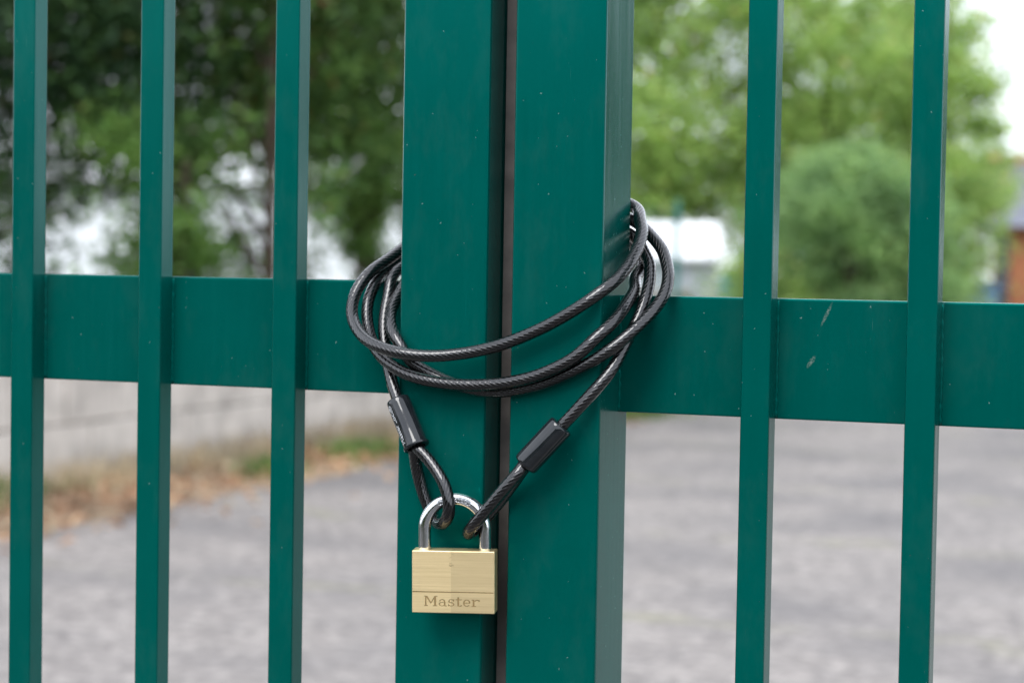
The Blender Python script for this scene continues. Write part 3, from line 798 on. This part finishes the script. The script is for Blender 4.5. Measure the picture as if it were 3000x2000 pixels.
# ------------------------------------------------------------ security cable
def pts(a): return np.array(a, float) * 1e-4 + np.array([0, 0, Z0])
CABLE = [(-638,-125,-573),(-676,-105,-511),(-713,-87,-449),(-749,-68,-385),(-784,-46,-322),(-818,-19,-261),(-850,12,-200),(-879,43,-138),(-905,72,-73),(-927,99,-7),(-944,127,61),(-954,157,130),(-958,189,198),(-959,222,265),(-965,258,331),(-967,303,391),(-950,360,437),(-921,421,470),(-887,482,500),(-846,539,525),(-792,587,544),(-724,602,571),(-655,603,602),(-587,603,634),(-518,604,665),(-449,605,694),(-378,607,721),(-307,608,746),(-236,608,769),(-163,608,790),(-91,607,811),(-18,606,830),(55,606,849),(128,606,866),(202,605,881),(277,605,893),(351,604,901),(427,604,901),(501,602,891),(573,595,869),(627,561,834),(655,504,794),(682,450,748),(707,398,701),(719,342,652),(721,285,602),(716,229,552),(707,172,503),(692,116,456),(672,59,411),(642,4,368),(599,-39,325),(546,-68,281),(487,-86,237),(425,-95,196),(360,-98,157),(294,-99,121),(227,-99,87),(158,-99,56),(89,-101,26),(19,-103,-1),(-53,-107,-25),(-125,-112,-46),(-198,-120,-64),(-271,-129,-78),(-345,-140,-89),(-419,-152,-97),(-493,-164,-100),(-568,-173,-99),(-643,-178,-93),(-717,-177,-83),(-791,-168,-68),(-861,-150,-49),(-927,-123,-26),(-988,-89,4),(-1042,-50,39),(-1089,-10,81),(-1126,32,132),(-1148,73,191),(-1154,116,253),(-1145,158,314),(-1124,202,371),(-1096,251,422),(-1065,307,462),(-1035,365,498),(-1003,421,538),(-968,473,579),(-930,525,619),(-887,574,656),(-836,620,686),(-776,662,705),(-710,696,716),(-640,723,722),(-567,742,725),(-493,756,726),(-418,764,726),(-343,769,725),(-268,772,722),(-193,774,719),(-117,774,715),(-42,774,710),(33,774,705),(108,773,699),(183,770,693),(258,766,685),(332,758,676),(406,747,663),(476,728,647),(542,700,623),(597,660,591),(638,611,552),(664,555,508),(674,496,463),(663,437,418),(675,377,376),(695,314,339),(699,250,300),(695,186,260),(686,125,217),(671,67,172),(646,13,125),(609,-32,78),(563,-66,28),(515,-88,-25),(460,-100,-75),(398,-107,-116),(331,-111,-151),(262,-112,-182),(192,-114,-208),(120,-117,-229),(46,-120,-246),(-28,-124,-259),(-103,-128,-267),(-178,-132,-273),(-253,-135,-275),(-328,-137,-274),(-404,-137,-270),(-478,-136,-262),(-553,-132,-250),(-625,-122,-233),(-696,-105,-212),(-763,-85,-185),(-827,-61,-154),(-887,-34,-117),(-940,-3,-74),(-985,32,-25),(-1021,69,30),(-1051,105,90),(-1073,141,152),(-1085,179,216),(-1087,223,276),(-1083,274,332),(-1078,331,381),(-1065,392,424),(-1037,449,463),(-998,501,501),(-949,547,535),(-896,588,569),(-836,621,601),(-769,643,626),(-698,658,646),(-626,669,665),(-553,677,682),(-479,682,697),(-405,686,711),(-331,689,725),(-257,690,738),(-183,690,751),(-109,690,764),(-34,690,776),(40,690,788),(115,689,799),(190,687,808),(264,684,814),(340,678,816),(414,668,812),(487,653,801),(556,630,780),(619,602,750),(675,568,714),(728,532,674),(778,494,632),(824,457,585),(858,418,531),(886,376,475),(906,331,418),(913,285,359),(907,238,301),(888,190,246),(862,141,194),(829,95,145),(790,52,97),(745,14,50),(695,-16,2),(639,-38,-43),(578,-50,-85),(513,-55,-123),(447,-55,-158),(379,-54,-191),(310,-52,-222),(240,-52,-249),(168,-53,-271),(95,-54,-290),(21,-55,-304),(-54,-55,-312),(-129,-55,-314),(-204,-54,-308),(-279,-54,-297),(-352,-54,-280),(-424,-56,-258),(-494,-60,-230),(-562,-66,-198),(-627,-74,-162),(-683,-77,-112),(-728,-70,-52),(-774,-51,4),(-819,-16,53),(-853,30,102),(-877,83,150),(-886,137,201),(-882,190,254),(-875,243,307),(-868,298,358),(-859,360,399),(-850,432,422),(-838,504,438),(-812,572,455),(-748,602,476),(-677,610,500),(-606,612,524),(-534,612,546),(-461,612,567),(-389,611,587),(-316,611,607),(-243,609,626),(-170,608,645),(-97,607,663),(-24,606,680),(50,606,696),(124,605,711),(198,604,723),(273,604,731),(348,603,733),(423,602,727),(497,600,711),(566,596,682),(624,572,642),(668,531,597),(707,487,550),(744,442,502),(766,396,447),(779,346,392),(785,297,335),(784,252,275),(776,211,212),(762,173,149),(743,136,86),(723,99,23),(703,64,-40),(682,28,-103),(655,-7,-164),(618,-38,-221),(576,-64,-278),(530,-84,-335),(483,-98,-391),(434,-109,-448),(384,-118,-504),(336,-128,-561),(288,-140,-618)]
LEFT_EYE = [(-575,-150,-672),(-545,-165,-692),(-483,-180,-742),(-417,-200,-805),(-352,-225,-885),(-315,-240,-971),(-306,-240,-1053),(-340,-205,-1117),(-407,-145,-1153),(-475,-80,-1132),(-517,-60,-1079),(-553,-60,-1003),(-587,-65,-900),(-602,-80,-815),(-601,-110,-741),(-599,-130,-688)]
RIGHT_EYE = [(166,-185,-744),(152,-210,-779),(92,-245,-861),(-4,-255,-978),(-98,-245,-1086),(-174,-205,-1161),(-213,-145,-1199),(-209,-85,-1191),(-143,-60,-1115),(-52,-60,-1012),(53,-85,-883),(144,-135,-775)]
CAB_R = 0.0039
tc_ = thing('security_cable', 'black vinyl-coated steel cable coiled around both gate stiles', 'cable', (0, 0, 0))
c, s = spline(pts(CABLE), 0.0006)
new_obj('cable', tube('cable', c, CAB_R, 48, s, 11, 0.0037, 0.0032), CABLE_M, tc_)
for nm, q in (('eye_loop', LEFT_EYE), ('eye_loop', RIGHT_EYE)):
    c, s = spline(pts(q), 0.0006)
    new_obj(nm, tube(nm, c, CAB_R, 48, s, 11, 0.0037, 0.0032), CABLE_M, tc_)
def sleeve(p0, p1, r, flange):
    p0 = np.array(p0) * 1e-4 + [0, 0, Z0]; p1 = np.array(p1) * 1e-4 + [0, 0, Z0]
    prof = [(0.0, 0.0036), (0.0, r * 0.80), (0.012, r * 0.93), (0.035, r * 0.985), (0.10, r), (0.55, r * 1.01)]
    if flange:
        prof += [(0.92, r * 1.0), (0.945, r * 1.015), (0.955, r * 1.10), (0.985, r * 1.11), (1.0, r * 1.06), (1.0, r * 0.80), (0.97, r * 0.70), (0.97, 0.0)]
    else:
        prof += [(0.93, r * 1.0), (0.965, r * 0.975), (0.985, r * 0.90), (1.0, r * 0.76), (1.0, 0.46 * r), (1.035, 0.52 * r), (1.05, 0.40 * r)]
    return lathe('sleeve', p0, p1, prof, 40)
me, p0, ax, t, n, b = sleeve((-741, -85, -386), (-571, -150, -678), 0.0077, True)
sl = new_obj('sleeve', me, SLEEVE_M, tc_)
# white print running up the left flank of this sleeve
def wrap_text(body, size, u_c, th_c, r):
    cu = bpy.data.curves.new('print', 'FONT'); cu.body = body; cu.size = size; cu.align_x = 'CENTER'; cu.resolution_u = 2
    tmp = bpy.data.objects.new('tmp_print', cu); COL.objects.link(tmp)
    bpy.context.view_layer.update()
    me = tmp.to_mesh(); V = [v.co.copy() for v in me.vertices]; F = [tuple(p.vertices) for p in me.polygons]
    tmp.to_mesh_clear(); bpy.data.objects.remove(tmp)
    L = np.linalg.norm(ax)
    out = []
    for v in V:
        u = u_c - v.x                       # reads from the lower end upwards
        th = th_c + v.y / r
        out.append(p0 + t * u + r * (math.cos(th) * n + math.sin(th) * b))
    m2 = bpy.data.meshes.new('print'); m2.from_pydata([tuple(o) for o in out], [], F)
    return m2
bpy.context.view_layer.update()
L_ = np.linalg.norm(ax)
TH0 = 0.42
pm = wrap_text('Master', 0.0048, L_ * 0.70, TH0, 0.00782)
new_obj('print', pm, PRINT, sl)
pm = wrap_text('Lock\u00ae', 0.0048, L_ * 0.29, TH0, 0.00782)
new_obj('print', pm, PRINT, sl)
me, *_ = sleeve((389, -130, -497), (169, -185, -752), 0.0081, False)
new_obj('sleeve', me, SLEEVE_M, tc_)

# ------------------------------------------------------------ padlock
PL = thing('padlock', 'small brass padlock with steel shackle hanging from the cable loops', 'padlock', (-0.0291, -0.0165, Z0 - 0.1496), rotz=R(9))
PL.rotation_euler = (0, R(-0.9), R(15))
BW, BH, BD = 0.0518, 0.0388, 0.0145
bm = bmesh.new()
add_box(bm, -BW/2, BW/2, -BD/2, BD/2, -BH/2, BH/2)
bmesh.ops.bevel(bm, geom=bm.edges[:], offset=0.00045, segments=2, profile=0.5, affect='EDGES')
body_me = bm_mesh(bm, 'body')
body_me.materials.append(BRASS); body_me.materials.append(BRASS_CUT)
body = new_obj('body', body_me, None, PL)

# engraved word, drawn stroke by stroke as slab-serif letters; unit = x-height 1
def letter_polys():
    P = []
    def quad(a): P.append(a)
    def rect(x0, x1, y0, y1): P.append([(x0, y0), (x1, y0), (x1, y1), (x0, y1)])
    def arc(cx, cy, rx, ry, a0, a1, w0, w1, n=12):
        """band along an elliptic arc whose width swells from w0 (horizontal tangents) to w1 (vertical tangents)"""
        for k in range(n):
            q0 = math.radians(a0 + (a1 - a0) * k / n); q1 = math.radians(a0 + (a1 - a0) * (k + 1.04) / n)
            def pt(q, s):
                w = w0 + (w1 - w0) * abs(math.cos(q)) ** 1.3
                return (cx + (rx - s * w) * math.cos(q), cy + (ry - s * (w0 + (w - w0) * 0.35)) * math.sin(q))
            P.append([pt(q0, 0), pt(q1, 0), pt(q1, 1), pt(q0, 1)])
    adv = []
    # M
    L = []
    def take():
        nonlocal P
        r = P; P = []
        return r
    rect(0.12, 0.30, 0.08, 1.40); rect(0.0, 0.46, 0.0, 0.11); rect(0.0, 0.30, 1.33, 1.44)
    quad([(0.14, 1.42), (0.40, 1.42), (0.98, 0.44), (0.84, 0.34)])
    quad([(0.80, 0.40), (0.93, 0.36), (1.50, 1.42), (1.34, 1.42)])
    rect(1.30, 1.56, 0.08, 1.40); rect(1.14, 1.72, 0.0, 0.11); rect(1.40, 1.72, 1.33, 1.44)
    L.append((take(), 1.86))
    # a
    arc(0.50, 0.62, 0.40, 0.38, 0, 165, 0.10, 0.18); rect(0.72, 0.92, 0.06, 0.64); rect(0.78, 1.12, 0.0, 0.10)
    arc(0.46, 0.30, 0.42, 0.30, 55, 330, 0.09, 0.18, 16); rect(0.08, 0.24, 0.70, 0.80)
    L.append((take(), 1.22))
    # s
    arc(0.46, 0.74, 0.38, 0.28, 20, 250, 0.09, 0.17, 14); arc(0.46, 0.28, 0.40, 0.28, -160, 75, 0.09, 0.17, 14)
    quad([(0.20, 0.62), (0.32, 0.50), (0.72, 0.42), (0.66, 0.56)])
    rect(0.74, 0.84, 0.68, 1.0); rect(0.04, 0.14, 0.0, 0.34)
    L.append((take(), 1.02))
    # t
    rect(0.24, 0.46, 0.10, 1.30); rect(0.02, 0.80, 0.90, 1.01); rect(0.26, 0.46, 0.02, 0.16); rect(0.40, 0.76, 0.0, 0.11); rect(0.68, 0.80, 0.03, 0.24)
    L.append((take(), 0.96))
    # e
    arc(0.50, 0.50, 0.48, 0.50, 0, 318, 0.10, 0.20, 20); rect(0.14, 0.92, 0.46, 0.56)
    L.append((take(), 1.12))
    # r
    rect(0.16, 0.38, 0.06, 0.96); rect(0.0, 0.60, 0.0, 0.11); rect(0.0, 0.30, 0.88, 0.99)
    arc(0.74, 0.56, 0.44, 0.44, 45, 150, 0.11, 0.16, 8); rect(0.92, 1.06, 0.70, 0.96)
    L.append((take(), 1.08))
    return L
LET = letter_polys()
total = sum(a for _, a in LET)
XW = 0.0349
u = XW / total
bm = bmesh.new()
x = -XW / 2 - 0.0008
ybase = -0.0151
for polys, adv in LET:
    for pl in polys:
        area = sum(pl[i][0] * pl[(i+1) % len(pl)][1] - pl[(i+1) % len(pl)][0] * pl[i][1] for i in range(len(pl)))
        if area < 0: pl = pl[::-1]
        lo = [bm.verts.new((x + px * u, -BD/2 - 0.0006, ybase + py * u * 0.92)) for px, py in pl]
        hi = [bm.verts.new((x + px * u, -BD/2 + 0.00032, ybase + py * u * 0.92)) for px, py in pl]
        k = len(pl)
        bm.faces.new(lo); bm.faces.new(hi[::-1])
        for i in range(k):
            bm.faces.new((lo[i], hi[i], hi[(i+1) % k], lo[(i+1) % k]))
    x += adv * u
add_box(bm, -BW/2 + 0.0002, BW/2 - 0.0006, -BD/2 - 0.0006, -BD/2 + 0.0004, -0.00655, -0.00600)
bmesh.ops.recalc_face_normals(bm, faces=bm.faces[:])
cut_me = bm_mesh(bm, 'cutter')
cut_me.materials.append(BRASS); cut_me.materials.append(BRASS_CUT)
for p_ in cut_me.polygons: p_.material_index = 1
cutter = bpy.data.objects.new('cutter', cut_me); COL.objects.link(cutter)
cutter.parent = PL
bpy.context.view_layer.update()
md = body.modifiers.new('cut', 'BOOLEAN'); md.operation = 'DIFFERENCE'; md.object = cutter; md.solver = 'EXACT'; md.use_self = True
dg = bpy.context.evaluated_depsgraph_get()
res = bpy.data.meshes.new_from_object(body.evaluated_get(dg))
body.modifiers.clear(); body.data = res; res.name = 'body'
bpy.data.objects.remove(cutter)

# shackle
LEGX, ARC_Z = 0.0190, 0.0320
path = [(-LEGX, 0, BH/2 - 0.006), (-LEGX, 0, BH/2 + 0.002), (-LEGX, 0, ARC_Z - 0.004)]
for k in range(0, 41):
    q = math.pi - math.pi * k / 40
    path.append((LEGX * math.cos(q), 0, ARC_Z + LEGX * math.sin(q)))
path += [(LEGX, 0, ARC_Z - 0.004), (LEGX, 0, BH/2 + 0.002), (LEGX, 0, BH/2 - 0.006)]
pa = np.array(path)
SH_R = 0.0039
sh = new_obj('shackle', tube('shackle', pa, SH_R, 28), STEEL, PL)
# stamped word inside a rounded slot on the crown of the shackle
def on_crown(a_mm, v_mm, lift=0.00006):
    q = math.pi / 2 - a_mm / (LEGX * 1000)
    rr = LEGX + v_mm / 1000
    y = -math.sqrt(max(1e-9, SH_R**2 - (v_mm / 1000)**2)) - lift
    return (rr * math.cos(q), y, ARC_Z + rr * math.sin(q))
def crown_stroke(name, poly, r, mat):
    den = []
    for (a0, v0), (a1, v1) in zip(poly[:-1], poly[1:]):
        n_ = max(2, int(math.hypot(a1 - a0, v1 - v0) / 0.35))
        for k in range(n_): den.append((a0 + (a1 - a0) * k / n_, v0 + (v1 - v0) * k / n_))
    den.append(poly[-1])
    return tube(name, [on_crown(a, v) for a, v in den], r, 6)
slot = []
for k in range(13): q = math.pi/2 + math.pi * k / 12; slot.append((-9.2 + 1.55 * math.cos(q), 0.2 + 1.55 * math.sin(q)))
for k in range(13): q = -math.pi/2 + math.pi * k / 12; slot.append((9.2 + 1.55 * math.cos(q), 0.2 + 1.55 * math.sin(q)))
slot.append(slot[0])
new_obj('slot_rim', crown_stroke('slot_rim', slot, 0.00016, STEEL), STEEL, sh)
# dark floor of the slot
Vv, Ff = [], []
na, nv = 40, 6
for i in range(na + 1):
    for j in range(nv + 1):
        a_ = -10.4 + 20.8 * i / na
        hv = 1.45 if abs(a_) < 9.2 else math.sqrt(max(0.02, 1.45**2 - (abs(a_) - 9.2)**2))
        Vv.append(on_crown(a_, 0.2 - hv + 2 * hv * j / nv, 0.00002))
for i in range(na):
    for j in range(nv):
        k = i * (nv + 1) + j
        Ff.append((k, k + nv + 1, k + nv + 2, k + 1))
new_obj('slot_floor', raw_mesh('slot_floor', Vv, Ff, smooth=True), STEEL_CUT, sh)
GL = {'H': [[(0, 0), (0, 1)], [(1, 0), (1, 1)], [(0, .5), (1, .5)]], 'A': [[(0, 0), (.5, 1), (1, 0)], [(.2, .38), (.8, .38)]],
      'R': [[(0, 0), (0, 1), (.8, 1), (1, .78), (.8, .52), (0, .52)], [(.5, .52), (1, 0)]],
      'D': [[(0, 0), (0, 1), (.6, 1), (1, .7), (1, .3), (.6, 0), (0, 0)]], 'E': [[(1, 1), (0, 1), (0, 0), (1, 0)], [(0, .5), (.8, .5)]],
      'N': [[(0, 0), (0, 1), (1, 0), (1, 1)]]}
a_ = -8.6
for ch in 'HARDENED':
    bmj = bmesh.new()
    for st in GL[ch]:
        me = crown_stroke('stroke', [(a_ + px * 1.55, -0.75 + py * 1.9) for px, py in st], 0.00017, STEEL)
        bmj.from_mesh(me); bpy.data.meshes.remove(me)
    new_obj('stamped_letter', bm_mesh(bmj, 'stamped_letter', True), STEEL, sh)
    a_ += 2.2
